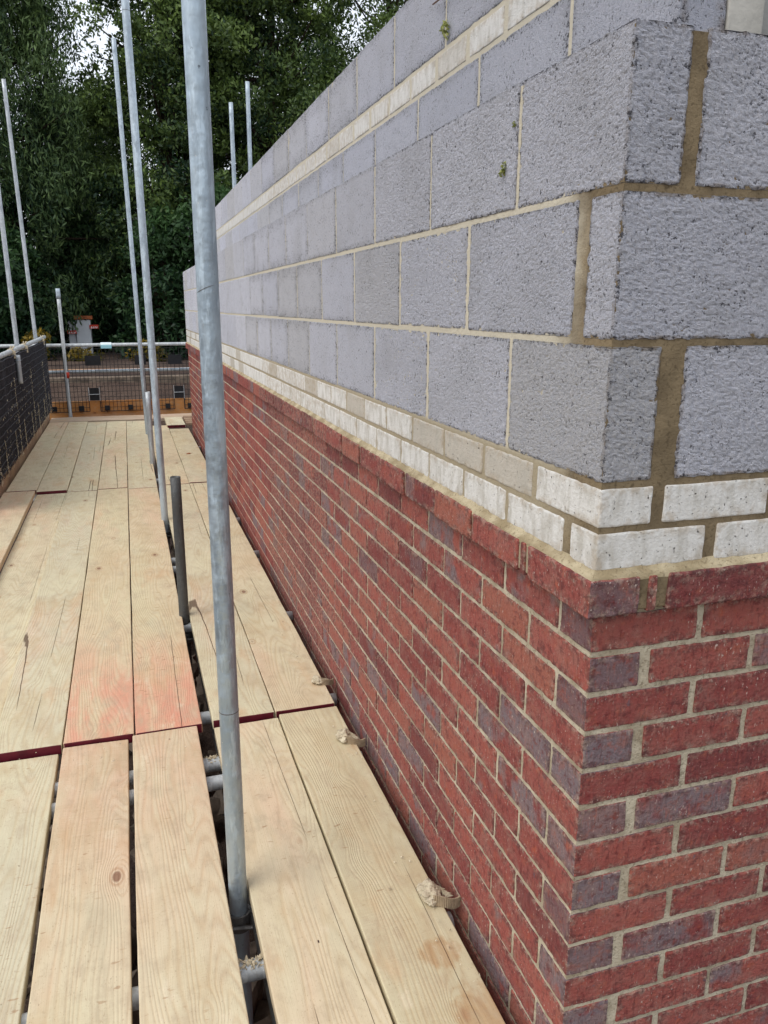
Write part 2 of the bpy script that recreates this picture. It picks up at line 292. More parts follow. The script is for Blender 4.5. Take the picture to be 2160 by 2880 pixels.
def rbox(mb, lo, hi, r=.003, step=.03, jit=.0, freq=40., col=(0, 0, 0), faces='xXyYzZ', low=None, mi=0, jseed=None, pits=0.):
    """rounded, slightly uneven box; faces: which sides exist (x = low x side ...)"""
    if isinstance(step, (int, float)): step = (step,)*3
    T = [ticks(lo[i], hi[i], r, step[i]) for i in range(3)]
    ids = {}; vs = []; fs = []; ecol = []; fine_ = max(step) <= .06; jc = jseed or col
    inlo = [lo[i]+r for i in range(3)]; inhi = [hi[i]-r for i in range(3)]
    def vid(i, j, k):
        key = (i, j, k)
        if key in ids: return ids[key]
        p = (T[0][i], T[1][j], T[2][k])
        q = [min(max(p[a], inlo[a]), inhi[a]) for a in range(3)]
        d = [p[a]-q[a] for a in range(3)]; L = math.sqrt(d[0]*d[0]+d[1]*d[1]+d[2]*d[2])
        if L > 1e-9: p = [q[a]+d[a]/L*r for a in range(3)]
        else: p = list(p)
        if jit:
            n = mnoise.noise_vector(Vector((p[0]*freq+jc[0]*9, p[1]*freq, p[2]*freq+jc[1]*9))); ne = sum(1 for a in range(3) if T[a][key[a]]-lo[a] < r*1.01 or hi[a]-T[a][key[a]] < r*1.01); kk = jit*(1. if ne >= 2 else .35); p = [p[a]+n[a]*kk for a in range(3)]
        if pits:
            ext = [a for a in range(3) if key[a] == 0 or key[a] == len(T[a])-1]
            if len(ext) == 1:
                a = ext[0]; pv = Vector((p[0]*.8, p[1]*.8, p[2]*1.35)); v = mnoise.noise(pv*150)+.6*mnoise.noise(pv*300)+.35*mnoise.noise(pv*38); d = min(1.05, max(0, .12-v)*1.5)*pits
                p[a] += d if key[a] == 0 else -d
        if low:
            n = mnoise.noise_vector(Vector((p[0]*low[1], p[1]*low[1], p[2]*low[1]+3.3+low[2]))); p = [p[a]+n[a]*low[0] for a in range(3)]
        near = sum(1 for a in range(3) if T[a][key[a]]-lo[a] < r*1.01 or hi[a]-T[a][key[a]] < r*1.01)
        ids[key] = len(vs); vs.append(p); ecol.append((col[0], col[1], 1. if near >= 2 and fine_ else 0.)); return ids[key]
    N = [len(t)-1 for t in T]
    for ch in faces:
        ax = 'xyz'.index(ch.lower()); hi_side = ch.isupper(); a, b = [(1, 2), (2, 0), (0, 1)][ax]
        for i in range(N[a]):
            for j in range(N[b]):
                def key(u, v):
                    k = [0, 0, 0]; k[ax] = N[ax] if hi_side else 0; k[a] = u; k[b] = v; return vid(*k)
                q = [key(i, j), key(i+1, j), key(i+1, j+1), key(i, j+1)]
                fs.append(q if hi_side else q[::-1])
    mb.add(vs, fs, ecol, mi)
def box(mb, lo, hi, col=(0, 0, 0), mi=0):
    x0, y0, z0 = lo; x1, y1, z1 = hi
    mb.add([(x0, y0, z0), (x1, y0, z0), (x1, y1, z0), (x0, y1, z0), (x0, y0, z1), (x1, y0, z1), (x1, y1, z1), (x0, y1, z1)],
           [(0, 3, 2, 1), (4, 5, 6, 7), (0, 1, 5, 4), (1, 2, 6, 5), (2, 3, 7, 6), (3, 0, 4, 7)], col, mi)
def sheet(mb, axis, val, a0, a1, b0, b1, step, amp, freq, sgn):
    """uneven wall-parallel sheet facing -axis"""
    na = max(1, int((a1-a0)/step)); nb = max(1, int((b1-b0)/step)); vs = []; fs = []
    for i in range(na+1):
        for j in range(nb+1):
            a = a0+(a1-a0)*i/na; b = b0+(b1-b0)*j/nb
            d = mnoise.noise(Vector((a*freq, b*freq, val*50)))*amp
            vs.append((val+d, a, b) if axis == 0 else (a, val+d, b))
    for i in range(na):
        for j in range(nb):
            q = [i*(nb+1)+j, (i+1)*(nb+1)+j, (i+1)*(nb+1)+j+1, i*(nb+1)+j+1]
            fs.append(q[::-1] if axis == 0 else q)
    mb.add(vs, fs)
def tube(mb, p0, p1, r=.02415, seg=24, wall=.004, rings=10, dent=.0, col=(0, 0, 0)):
    p0 = Vector(p0); p1 = Vector(p1); d = (p1-p0).normalized(); a = d.orthogonal().normalized(); b = d.cross(a)
    vs = []; fs = []
    prof = [(0, r-wall)]+[(t/rings, r) for t in range(rings+1)]+[(1, r-wall)]
    inner = [(1-.0, r-wall), (.5, r-wall)]
    for t, rr in prof:
        for s in range(seg):
            an = 2*math.pi*s/seg; p = p0.lerp(p1, t)
            k = rr
            if dent: k += mnoise.noise(p*7+Vector((math.cos(an)*1.5, math.sin(an)*1.5, 0)))*dent
            vs.append(p+(a*math.cos(an)+b*math.sin(an))*k)
    for e, t in ((0, min(.5, .12/(p1-p0).length)), (1, max(.5, 1-.12/(p1-p0).length))):
        for s in range(seg):
            an = 2*math.pi*s/seg; vs.append(p0.lerp(p1, t)+(a*math.cos(an)+b*math.sin(an))*(r-wall))
    n = len(prof)
    for i in range(n-1):
        for s in range(seg):
            s2 = (s+1) % seg; fs.append((i*seg+s, i*seg+s2, (i+1)*seg+s2, (i+1)*seg+s))
    for s in range(seg):
        s2 = (s+1) % seg
        fs.append((n*seg+s, n*seg+s2, s2, s)); fs.append(((n-1)*seg+s, (n-1)*seg+s2, (n+1)*seg+s2, (n+1)*seg+s))
    fs.append(tuple(n*seg+s for s in range(seg))[::-1]); fs.append(tuple((n+1)*seg+s for s in range(seg)))
    mb.add(vs, fs, col)
def rod(mb, p0, p1, r, seg=6, r1=None):
    p0 = Vector(p0); p1 = Vector(p1); d = (p1-p0).normalized(); a = d.orthogonal().normalized(); b = d.cross(a); r1 = r if r1 is None else r1
    vs = [p0+(a*math.cos(2*math.pi*s/seg)+b*math.sin(2*math.pi*s/seg))*r for s in range(seg)]+[p1+(a*math.cos(2*math.pi*s/seg)+b*math.sin(2*math.pi*s/seg))*r1 for s in range(seg)]
    fs = [(s, (s+1) % seg, seg+(s+1) % seg, seg+s) for s in range(seg)]+[tuple(range(seg))[::-1], tuple(range(seg, 2*seg))]
    mb.add(vs, fs)
def tag(o, label=None, cat=None, group=None, kind=None):
    if label: o['label'] = label
    if cat: o['category'] = cat
    if group: o['group'] = group
    if kind: o['kind'] = kind
    return o
def empty(name, loc, label, cat, group=None):
    o = bpy.data.objects.new(name, None); COL.objects.link(o); o.location = loc; o.empty_display_size = .1
    return tag(o, label, cat, group)
def part(mb, name, mat, par, smooth=False):
    return mb.build(name, mat, par, smooth, ) if par is None else _part(mb, name, mat, par, smooth)
def _part(mb, name, mat, par, smooth):
    o = mb.build(name, mat, None, smooth); L = Vector(par.location)
    q = par.parent
    while q: L += Vector(q.location); q = q.parent
    for v in o.data.vertices: v.co -= L     # meshes are written in world coordinates
    o.parent = par; return o

# ------------------------------------------------------------------ ground
def ground_h(x, y):
    d = max(0., min(1., (y-11.2)/2.0)); s = d*d*(3-2*d)
    e = max(0., min(1., (-x-4.5)/3.5)); e = e*e*(3-2*e)
    far = max(0, math.hypot(x, y)-34)
    return -2.65+max(s*1.95, e*1.2)+mnoise.noise(Vector((x*.5, y*.5, 0)))*.05+mnoise.noise(Vector((x*2.1, y*2.1, 5)))*.04+min(far, 60)*.01
mb = MB(); xs = sorted(set([-600, -300, -150, -80, -50, -38]+[i*.5 for i in range(-56, 57)]+[38, 50, 80, 150, 300, 600]))
ys = sorted(set([-600, -300, -150, -80, -40, -25, -15, -8]+[-5+i*.5 for i in range(0, 90)]+[45, 60, 90, 150, 300, 600]))
vs = [(x, y, ground_h(x, y)) for x in xs for y in ys]; ny = len(ys)
mb.add(vs, [(i*ny+j, (i+1)*ny+j, (i+1)*ny+j+1, i*ny+j+1) for i in range(len(xs)-1) for j in range(ny-1)])
tag(mb.build('ground', M['soil'], smooth=True), kind='structure')
# rubble and weeds under the scaffold
mb = MB()
for k in range(900):
    x = rnd.uniform(-2.2, -.03); y = rnd.uniform(-1.2, 9); s = rnd.uniform(.025, .11)*(1.6 if rnd.random() < .12 else 1); z = ground_h(x, y)
    vs = []; 
    rot = Matrix.Rotation(rnd.uniform(0, 6), 3, Vector((rnd.random(), rnd.random(), rnd.random())).normalized())
    for p in [(-1, -1, -1), (1, -1, -1), (1, 1, -1), (-1, 1, -1), (-1, -1, 1), (1, -1, 1), (1, 1, 1), (-1, 1, 1)]:
        q = rot @ Vector((p[0]*s*rnd.uniform(.6, 1.1), p[1]*s*rnd.uniform(.5, 1), p[2]*s*rnd.uniform(.35, .8))); vs.append((x+q.x, y+q.y, z+s*.3+q.z))
    mb.add(vs, [(0, 3, 2, 1), (4, 5, 6, 7), (0, 1, 5, 4), (1, 2, 6, 5), (2, 3, 7, 6), (3, 0, 4, 7)], (rnd.random(), 0, 0))
tag(mb.build('rubble', M['rubble']), 'loose stones and broken brick on the soil under the boards', 'rubble', kind='stuff')

# ------------------------------------------------------------------ outer wall
YE = 9.05                                # far end of the wall
XB = 1.3                                 # how far the near face runs to the right
wall = empty('masonry_wall', (0, 0, -2.65), 'long wall with red brick below, pale coursing bricks and grey blocks on top', 'wall')
def tintv(dark=.0): return (rnd.random(), 1. if rnd.random() < dark else rnd.random()*.85, rnd.random())
mb = MB()
def lod(y): return (.013, .0021) if y < 1.0 else (.022, .0018) if y < 1.8 else ((.05, .0014) if y < 3.2 else (.3, 0.))
nc = 34
for k in range(1, nc+1):
    zt = -.075*k; z1 = zt; z0 = zt-.065
    # even k: header on the near face, stretcher on the long face; odd k: the other way round
    hdrB = (k % 2 == 0)
    LA, LB = (.215, .1025) if hdrB else (.1025, .215)
    jA = .010; jB = .022 if hdrB else .014
    c = tintv(.12)
    if hdrB and k < 12: c = (c[0], .95, c[2])       # purple-grey header ends on the corner
    st, jt = lod(0)
    # the quoin brick: purple grey header end, red stretcher side
    hd = (rnd.random(), 1.15 if k < 16 else .8, 0); sc = (rnd.random(), .1+.3*rnd.random(), 0); js = (rnd.random(), rnd.random())
    rbox(mb, (0, 0, z0), (LB, LA, z1), .003, st, jt, 55, sc if hdrB else hd, 'xzZY', jseed=js)
    rbox(mb, (0, 0, z0), (LB, LA, z1), .003, st, jt, 55, hd if hdrB else sc, 'yX', jseed=js)
    x = LB+jB
    while x < XB:
        L = .215+rnd.uniform(-.003, .003); rbox(mb, (x, rnd.uniform(-.0015, .0006), z0+rnd.uniform(-.001, .001)), (x+L, .1, z1+rnd.uniform(-.001, .001)), .003, st, jt, 75, tintv(.10), 'yzZxX'); x += L+rnd.uniform(.009, .014)
    y = LA+jA
    while y < YE:
        L = .215+rnd.uniform(-.004, .004); st, jt = lod(y); e = min(y+L, YE)
        if e-y > .03: rbox(mb, (rnd.uniform(-.0018, .0006), y, z0+rnd.uniform(-.0012, .0012)), (.1, e, z1+rnd.uniform(-.0012, .0012)), .003, st, jt, 75, tintv(.16), 'xzZyY')
        y += L+rnd.uniform(.008, .012)
part(mb, 'brickwork', M['brick'], wall)
mb = MB()
sheet(mb, 0, .0026, .0022, YE, -2.65, -.068, .02, .0011, 34, -1)
sheet(mb, 1, .0026, .0022, XB, -2.65, -.068, .02, .0011, 34, -1)
box(mb, (.02, YE-.012, -2.65), (.1, YE-.008, -.066))
part(mb, 'brick_mortar', M['mortar'], wall, True)
# corbel course (projecting 27 mm)
mb = MB(); CP = -.027
def corb(lo, hi, axis, t, st, jt): rbox(mb, lo, hi, .004, st, jt, 50, t, 'xyzZXY')
rbox(mb, (CP, CP, -.065), (.070, .19, 0), .004, .018, .0022, 45, (.55, .35, 0), 'xzZXY', jseed=(.3, .6))
rbox(mb, (CP, CP, -.065), (.070, .19, 0), .004, .018, .0022, 45, (.05, 1.2, 0), 'y', jseed=(.3, .6))
rbox(mb, (.088, CP+.002, -.064), (.105, .1, -.001), .003, .012, .0015, 45, (.6, .3, 0), 'xyzZXY')
x = .126
for i in range(6):
    rbox(mb, (x, CP+rnd.uniform(-.001, .002), -.065), (x+.215, .1, 0), .004, .02, .002, 45, tintv(.2), 'xyzZXY'); x += .226
rbox(mb, (CP+.002, .205, -.064), (.1, .222, -.001), .003, .012, .0015, 45, (.6, .3, 0), 'xyzZXY')
y = .235
while y < YE:
    L = .215+rnd.uniform(-.004, .004); st, jt = lod(y)
    if jt: jt *= 1.4
    rbox(mb, (CP+rnd.uniform(-.002, .003), y, -.065+rnd.uniform(-.002, .001)), (.1, min(y+L, YE), rnd.uniform(-.002, .001)), .004, st, jt, 50, tintv(.2), 'xyzZXY'); y += L+rnd.uniform(.007, .013)
part(mb, 'corbel_course', M['brick'], wall)
mb = MB()
rbox(mb, (CP+.006, CP+.006, -.060), (XB, .09, -.004), .003, (.02, .02, .02), .0015, 40, faces='xyzZXY')
rbox(mb, (CP+.006, .09, -.060), (.09, YE-.004, -.004), .003, (.03, .06, .02), .0012, 40, faces='xzZXY')
part(mb, 'corbel_mortar', M['mortar_block'], wall)
# sloping mortar ledge on top of the corbel
mb = MB(); PF = [(CP+.005, -.006), (CP+.006, .002), (-.016, .005), (-.0105, .009), (-.007, .016), (.02, .016)]
def prof(axis):
    vs = []; fs = []; n = int((YE if axis else XB)/.02); m = len(PF)
    for i in range(n+1):
        s = i/n*((YE-.005) if axis else XB)
        for j, (d, z) in enumerate(PF):
            q = mnoise.noise(Vector((s*38, j*3.1+axis*9, 0)))*(.0035 if 0 < j < 5 else 0); q2 = mnoise.noise(Vector((s*25, j*2.3, 7+axis)))*.003
            t = s if i else d          # mitre at the corner
            vs.append((d+q*.7, t, z+q2) if axis else (t, d+q*.7, z+q2))
    for i in range(n):
        for j in range(m-1):
            f = (i*m+j, (i+1)*m+j, (i+1)*m+j+1, i*m+j+1); fs.append(f[::-1] if axis else f)
    mb.add(vs, fs)
prof(0); prof(1)
part(mb, 'mortar_ledge', M['mortar_ledge'], wall, True)
# white coursing bricks, two rows
BX = -.0085
mb = MB(); rows = [(.010, .075, .078+BX, (.205, .227)), (.085, .150, .212+BX, (.098, .114))]
for ri, (z0, z1, la, (bx0, bx1)) in enumerate(rows):
    rbox(mb, (BX, BX, z0), (bx0 if ri == 0 else .0915, la if ri else .075, z1), .004, .015, .0014, 60, (.5, .2, 0), 'xyzZXY')
    x = bx1
    while x < XB: rbox(mb, (x, BX+rnd.uniform(-.001, .0004), z0), (x+.214, .09, z1+rnd.uniform(-.001, .001)), .004, .02, .0014, 60, (rnd.random(), rnd.random()*.7, 0), 'xyzZXY'); x += .2245+rnd.uniform(-.002, .003)
    y = .100 if ri == 0 else .222
    i = 0
    while y < YE:
        L = .214+rnd.uniform(-.004, .004); st, jt = lod(y); dk = 1. if (ri == 1 and i in (0, 1, 2)) or rnd.random() < .14 else rnd.random()*.7
        rbox(mb, (BX+rnd.uniform(-.0012, .0004), y, z0+rnd.uniform(-.001, .001)), (.09, min(y+L, YE), z1+rnd.uniform(-.001, .001)), .004, st, jt, 60, (rnd.random(), dk, 0), 'xzZyY'); y += L+rnd.uniform(.007, .012); i += 1
part(mb, 'white_coursing', M['white'], wall)
# grey blocks, three courses
mb = MB(); ZB = [(.160, .375), (.385, .600), (.610, .825)]
def blod(y): return (.0030, .0026) if y < 1.2 else (.014, .0024) if y < 1.8 else ((.05, .0020) if y < 3.5 else (.4, 0.))
def block(lo, hi, faces, t=None, y=0):
    st, jt = blod(y); fs_ = faces if st > .005 else ('xy' if 'y' in faces else 'x')
    if st < .005: rbox(mb, lo, hi, .0045, .03, 0., 75, t or (.5, .5, 0), faces.replace('x', '').replace('y', '').replace('Y', 'Y'))
    rbox(mb, lo, hi, .0045, st, jt, 75, t or (rnd.random(), rnd.random(), 0), fs_, pits=.0016 if st < .005 else 0.)
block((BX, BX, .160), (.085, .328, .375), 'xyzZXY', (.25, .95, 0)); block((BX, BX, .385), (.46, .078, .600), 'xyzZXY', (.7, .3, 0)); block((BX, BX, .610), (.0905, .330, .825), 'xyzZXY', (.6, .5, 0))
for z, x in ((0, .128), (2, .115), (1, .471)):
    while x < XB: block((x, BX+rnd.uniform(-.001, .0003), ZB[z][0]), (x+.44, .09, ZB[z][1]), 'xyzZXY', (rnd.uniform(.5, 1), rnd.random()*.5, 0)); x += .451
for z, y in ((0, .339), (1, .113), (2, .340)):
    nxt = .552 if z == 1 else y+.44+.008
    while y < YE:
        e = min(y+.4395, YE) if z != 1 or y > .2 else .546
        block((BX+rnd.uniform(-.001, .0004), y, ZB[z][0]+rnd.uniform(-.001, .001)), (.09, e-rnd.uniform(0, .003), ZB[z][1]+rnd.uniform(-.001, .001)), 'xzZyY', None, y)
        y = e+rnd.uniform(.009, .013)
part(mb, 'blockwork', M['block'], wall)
mb = MB(); OF = BX+.0020
sheet(mb, 0, OF, OF-.0004, YE-.003, .006, .818, .03, .0007, 26, -1); sheet(mb, 1, OF, OF-.0004, XB, .006, .818, .015, .0007, 26, -1)
box(mb, (.004, .004, .70), (XB, .085, .816)); box(mb, (.004, .085, .70), (.085, YE-.004, .816))
box(mb, (.01, YE-.012, 0), (.085, YE-.006, .70))
part(mb, 'block_mortar', M['mortar_block'], wall, False)

# ------------------------------------------------------------------ inner leaf
inner = empty('inner_block_wall', (.19, .1733, -2.65), 'taller grey block leaf with one white brick band behind the front wall', 'wall')
IX, IY, IE = .19, .1733, 7.3
mb = MB()
for (z0, z1, y0) in ((.385, .600, .0), (.610, .825, .22), (.835, 1.052, .345), (1.135, 1.350, .13)):
    y = IY
    first = True
    while y < IE:
        L = (y0 if first and y0 > .05 else .44)
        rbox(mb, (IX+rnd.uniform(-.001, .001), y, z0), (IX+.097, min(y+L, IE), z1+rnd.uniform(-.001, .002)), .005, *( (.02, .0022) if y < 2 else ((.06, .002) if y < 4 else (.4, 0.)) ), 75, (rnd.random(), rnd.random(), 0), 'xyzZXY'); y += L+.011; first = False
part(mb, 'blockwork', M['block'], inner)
mb = MB(); y = IY
while y < IE:
    rbox(mb, (IX, y, 1.062), (IX+.097, min(y+.2, IE), 1.125), .004, *((.02, .0016) if y < 2 else ((.06, .0014) if y < 4 else (.3, 0))), 60, (rnd.random(), rnd.random()*.78, 0), 'xyzZXY'); y += .2+rnd.uniform(.013, .03)
part(mb, 'white_coursing', M['white'], inner)
mb = MB(); sheet(mb, 0, IX+.0022, IY+.002, IE-.004, -.2, 1.345, .05, .0007, 26, -1); box(mb, (IX+.012, IY+.01, -2.65), (IX+.09, IE-.004, 1.346))
part(mb, 'block_mortar', M['mortar_block'], inner)
mb = MB(); rbox(mb, (.2885, IY-.002, -2.65), (.363, IY+.3, 1.9), .004, (.03, .05, .09), .0015, 20)
pier = mb.build('concrete_pier', M['concrete']); tag(pier, 'pale upright concrete post standing at the end of the inner blockwork', 'concrete post')
mb = MB(); rbox(mb, (.367, IY+.03, -2.65), (1.4, IY+.13, 1.9), .004, (.2, .1, .2), .001, 20)
tag(mb.build('return_wall', M['concrete_g']), 'plain grey wall face behind the pale concrete post', 'wall')

# ------------------------------------------------------------------ scaffold boards
ZP = -1.05; TH = .038
def board(x0, x1, y0, y1, z, label, mat, roll=0., end='near', name='scaffold_board', group='scaffold boards of the walkway', pitch=0., yaw=0.):
    cx, cy = (x0+x1)/2, (y0+y1)/2; hw, hl = (x1-x0)/2, (y1-y0)/2
    o = empty(name, (cx, cy, z-TH), label, 'scaffold board', group)
    m = MB(); sd_ = rnd.uniform(0, 50)
    rbox(m, (-hw, -hl, 0), (hw, hl, TH), .0035, (.028, .05, .02), .0006, 60, (rnd.random(), 0, 0), low=(.0022, 2.3, sd_))
    p = m.build('plank', mat, o)
    if end:
        m = MB(); rbox(m, (-hw+.003, -hl-.0016, .002), (hw-.003, -hl+.004, TH-.001), .0015, (.03, .03, .02), .0006, 60, low=(.0022, 2.3, sd_)); m.build('painted_end', M['paint'], o)
    o.rotation_euler = (pitch, roll, yaw); return o
# columns left to right; rows: near, middle, far
C = [(-1.742, -1.510), (-1.506, -1.270), (-1.266, -1.034), (-1.029, -.793), (-.788, -.553), (-.515, -.285), (-.281, -.050)]
Y0, Y1, Y2, Y3 = -2.35, 1.607, 5.76, 9.93
pos = ['leftmost board', 'second board from the left', 'third board from the left', 'fourth board from the left', 'board just left of the pole slot', 'board just right of the pole slot', 'board alongside the brick wall']
board(-1.745, -1.512, Y0, Y1-.03, ZP-.02, 'pale board at the left edge, in the nearest row', M['wood_a'])
board(-1.506, -1.279, Y0, Y1-.03, ZP-.015, 'pale board second from the left, in the nearest row', M['wood_b'])
board(-1.270, -1.047, Y0, Y1-.012, ZP-.024, 'pale board at the bottom left with one dark nail head, nearest row', M['wood_a'], .0)
board(-1.031, -.814, Y0, Y1-.004, ZP-.012, 'pinkish board with a round knot, nearest row left of centre', M['wood_p'], .02)
board(-.797, -.572, Y0, Y1-.004, ZP-.003, 'pinkish cream board left of the tallest pole, nearest row', M['wood_p'], .0)
board(-.512, -.275, Y0, Y1-.012, ZP-.014, 'pale board right of the tallest pole, nearest row', M['wood_b'], -.01)
board(-.270, -.047, Y0, Y1-.006, ZP-.004, 'pale board with brown wet stains against the wall, nearest row', M['wood_s'])
mats = ['wood_p', 'wood_b', 'wood_a', 'wood_p1', 'wood_p1', 'wood_a', 'wood_b']
lab1 = ['pinkish raised board beside the black mesh, middle row', 'pale board right of the raised board, middle row', 'cream board third from the left, middle row', 'board with a salmon pink stained end, fourth from the left, middle row',
        'board with a salmon pink stained end beside the pole slot, middle row', 'cream board behind the tallest pole, middle row', 'cream board along the brick wall with knots, middle row']
for i, (a, b) in enumerate(C):
    y0 = Y1+(.004 if i not in (5, 6) else .012); dz = (.024, -.018, 0, .002, 0, 0, 0)[i]
    board(a, b, y0, Y2-.01+(0, .03, -.02, 0, -.04, .02, .03)[i], ZP+dz, lab1[i], M[mats[i]])
mats = ['wood_p', 'wood_b', 'wood_a', 'wood_b', 'wood_a', 'wood_b', 'wood_a']
lab2 = ['pinkish board by the black mesh, far row', 'pale board second from the left with dark red end, far row', 'cream board third from the left, far row', 'cream board fourth from the left, far row',
        'cream board left of the pole slot, far row', 'cream board right of the pole slot, far row', 'cream board along the brick wall carrying an orange leaf, far row']
for i, (a, b) in enumerate(C):
    board(a, b, Y2+(.09, .03, -.02, 0, -.04, .02, .04)[i], (Y3+(.06, .05, .02, .0, -.03, -.55, -.92)[i]), ZP+(.008, .006, 0, .003, 0, .002, .004)[i], lab2[i], M[mats[i]])
# boards laid across the far end
for k, (y0, y1, z, l) in enumerate(((10.02, 10.245, -1.04, 'greyish board laid across the far end, front one'), (10.255, 10.48, -1.045, 'greyish board laid across the far end, against the orange toe board'))):
    o = empty('cross_board', (-.55, (y0+y1)/2, z-TH), l, 'scaffold board', 'boards laid across the far end'); m = MB()
    rbox(m, (-(y1-y0)/2, -1.2, 0), ((y1-y0)/2, 1.2, TH), .0035, (.04, .08, .02), .0008, 50, low=(.003, 2.1, k*7)); p = m.build('plank', M['wood_g'], o); o.rotation_euler = (0, 0, R(90))
board(-.30, -.075, 9.16, 9.93, ZP+.03, 'short raised board end with dark red paint near the wall end', M['wood_a'], group=None, name='board_offcut')
o = empty('timber_slat_stack', (.0, 9.62, ZP), 'small stack of tan slats at the far end of the brick wall', 'timber'); 
for k in range(4):
    m = MB(); rbox(m, (-.055, -.33+k*.17, .0), (.2, -.18+k*.17, .03+.003*k), .003, .04, .001, 50); m.build('slat', M['wood_t'], o)
m = MB()
for k in range(420):
    t_ = rnd.random()
    x = -.05-abs(rnd.gauss(0, .05)) if t_ < .55 else rnd.uniform(-1.7, -.06); y = rnd.uniform(.1, 9) if t_ < .8 else rnd.uniform(1.4, 1.75)
    if -.57 < x < -.50 or abs(y-1.61) < .03: continue
    sz = rnd.uniform(.0012, .004)*(1.5 if t_ < .3 else 1); c = Vector((x, y, ZP+.001))
    m.add([c+Vector((rnd.uniform(-1, 1), rnd.uniform(-1, 1), 0))*sz*1.4 for _ in range(3)]+[c+Vector((0, 0, sz))], [(0, 1, 2), (0, 1, 3), (1, 2, 3), (2, 0, 3)])
tag(m.build('mortar_crumbs', M['crust']), 'small crumbs of dried mortar scattered over the boards', 'mortar crumbs', kind='stuff')
# ------------------------------------------------------------------ standards (uprights)
def pole(p0, p1, label, mat, name='scaffold_pole', group=None, r=.02415, rings=None, bands=()):
    L = (Vector(p1)-Vector(p0)).length; o = empty(name, p0, label, 'scaffold tube', group)
    m = MB(); tube(m, p0, p1, r, 32, rings=rings or max(6, int(L/.12)), dent=.0006); _part(m, 'tube', mat, o, True)
    for z in bands:
        t = (z-p0[2])/(p1[2]-p0[2]); q = Vector(p0).lerp(Vector(p1), t); d = (Vector(p1)-Vector(p0)).normalized()
        m = MB(); tube(m, q-d*.0012, q+d*.0012, r+.0006, 32, .001, 1); _part(m, 'joint_line', M['coupler'], o, True)
    return o
GU = 'upright scaffold tubes in the pole slot'
pole((-.5405, .741, -2.65), (-.5385, .741, 2.3), 'tall thick galvanised pole nearest the camera in front of the wall', M['steel'], group=GU, bands=(-.545,))
o = bpy.data.objects['scaffold_pole']; m = MB(); q = Vector((-.5386, .741, .468)); d_ = Vector((-.35, .25, 1)).normalized(); tube(m, q-d_*.0005, q+d_*.0005, .02565, 40, .0016, 1); _part(m, 'weld_line', M['coupler'], o, True)
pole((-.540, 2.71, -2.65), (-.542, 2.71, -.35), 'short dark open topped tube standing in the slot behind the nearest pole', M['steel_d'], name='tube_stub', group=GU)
pole((-.531, 4.613, -2.65), (-.577, 4.613, 3.2), 'second tall bright pole in the slot with a joint near its top', M['steel_l'], group=GU, bands=(.15, 2.185))
pole((-.557, 6.804, -2.65), (-.555, 6.804, -.36), 'short grey tube stub in the slot between the two tall far poles', M['steel_r'], name='tube_stub', group=GU)
pole((-.527, 8.701, -2.65), (-.607, 8.701, 3.17), 'third tall pole in the slot, ending in front of the trees', M['steel_l'], group=GU, bands=(2.85, 1.25))
GL = 'poles outside the left mesh'
pole((-1.83, 8.545, -2.65), (-1.888, 8.545, 3.6), 'leftmost grey pole rising behind the black mesh', M['steel_r'], group=GL)
pole((-1.80, 10.485, -2.65), (-1.905, 10.485, 3.10), 'rusty spotted pole at the far left corner, top in view', M['steel_r'], group=GL)
o = pole((-1.512, 10.66, -2.65), (-1.531, 10.66, .535), 'short leaning tube with a wider pale cap crossing the far rail', M['steel_c'], name='tube_upright')
m = MB(); tube(m, (-1.5305, 10.66, .52), (-1.5322, 10.66, .652), .0285, 24, .005, 3); _part(m, 'sleeve', M['steel_l'], o, True)
m = MB(); tube(m, (-1.5132, 10.66, -.53), (-1.5138, 10.66, -.45), .0262, 24, .004, 2); _part(m, 'red_tape', M['redor'], o, True)
pole((.653, 9.0, -2.65), (.638, 9.0, 2.706), 'shorter of two far poles showing above the block wall', M['steel_l'], group='poles beyond the block wall')
pole((.836, 9.0, -2.65), (.837, 9.0, 2.939), 'taller of two far poles showing above the block wall', M['steel_l'], group='poles beyond the block wall')
# ------------------------------------------------------------------ transoms (under the boards) and ledgers
GT = 'tubes across under the boards'
tl = [(.505, -.022, 'cross tube under the boards nearest the camera with mortar crust on top'), (1.314, -.03, 'front one of a close pair of cross tubes under the board joint'), (1.43, -.03, 'rear one of a close pair of cross tubes under the board joint'),
      (1.765, -.01, 'shiny cross tube just beyond the near board joint'), (2.70, -.002, 'cross tube at the foot of the short dark stub'), (3.63, -.025, 'cross tube midway along the slot, front of two'),
      (3.80, .0, 'cross tube midway along the slot, rear of two'), (4.66, -.004, 'cross tube at the foot of the second tall pole'), (6.25, -.03, 'cross tube under the far boards before the far stub'), (7.90, -.004, 'cross tube under the far boards near the third tall pole')]
for y, xe, l in tl:
    o = pole((-1.95, y, ZP-TH-.026), (xe, y, ZP-TH-.026), l, M['steel_c'], name='transom_tube', group=GT)
    if y < .6 or abs(y-1.43) < .01:
        m = MB(); n = 40
        for k in range(90):
            x = rnd.uniform(-.60, -.50); an = rnd.gauss(0, .5); s = rnd.uniform(.002, .007); c = Vector((x, y+math.sin(an)*.024, ZP-TH-.026+math.cos(an)*.025))
            q = [c+Vector((rnd.uniform(-1, 1), rnd.uniform(-1, 1), rnd.uniform(-.5, 1)))*s*1.5 for _ in range(4)]; m.add(q, [(0, 1, 2), (0, 2, 3), (0, 3, 1), (1, 3, 2)])
        _part(m, 'mortar_crust', M['crust'], o, False)['kind'] = 'stuff'
pole((-.487, -2.2, -1.165), (-.487, 9.4, -1.165), 'long dark tube running below the pole slot', M['steel_d'], name='ledger_tube', group='long tubes under the walkway')
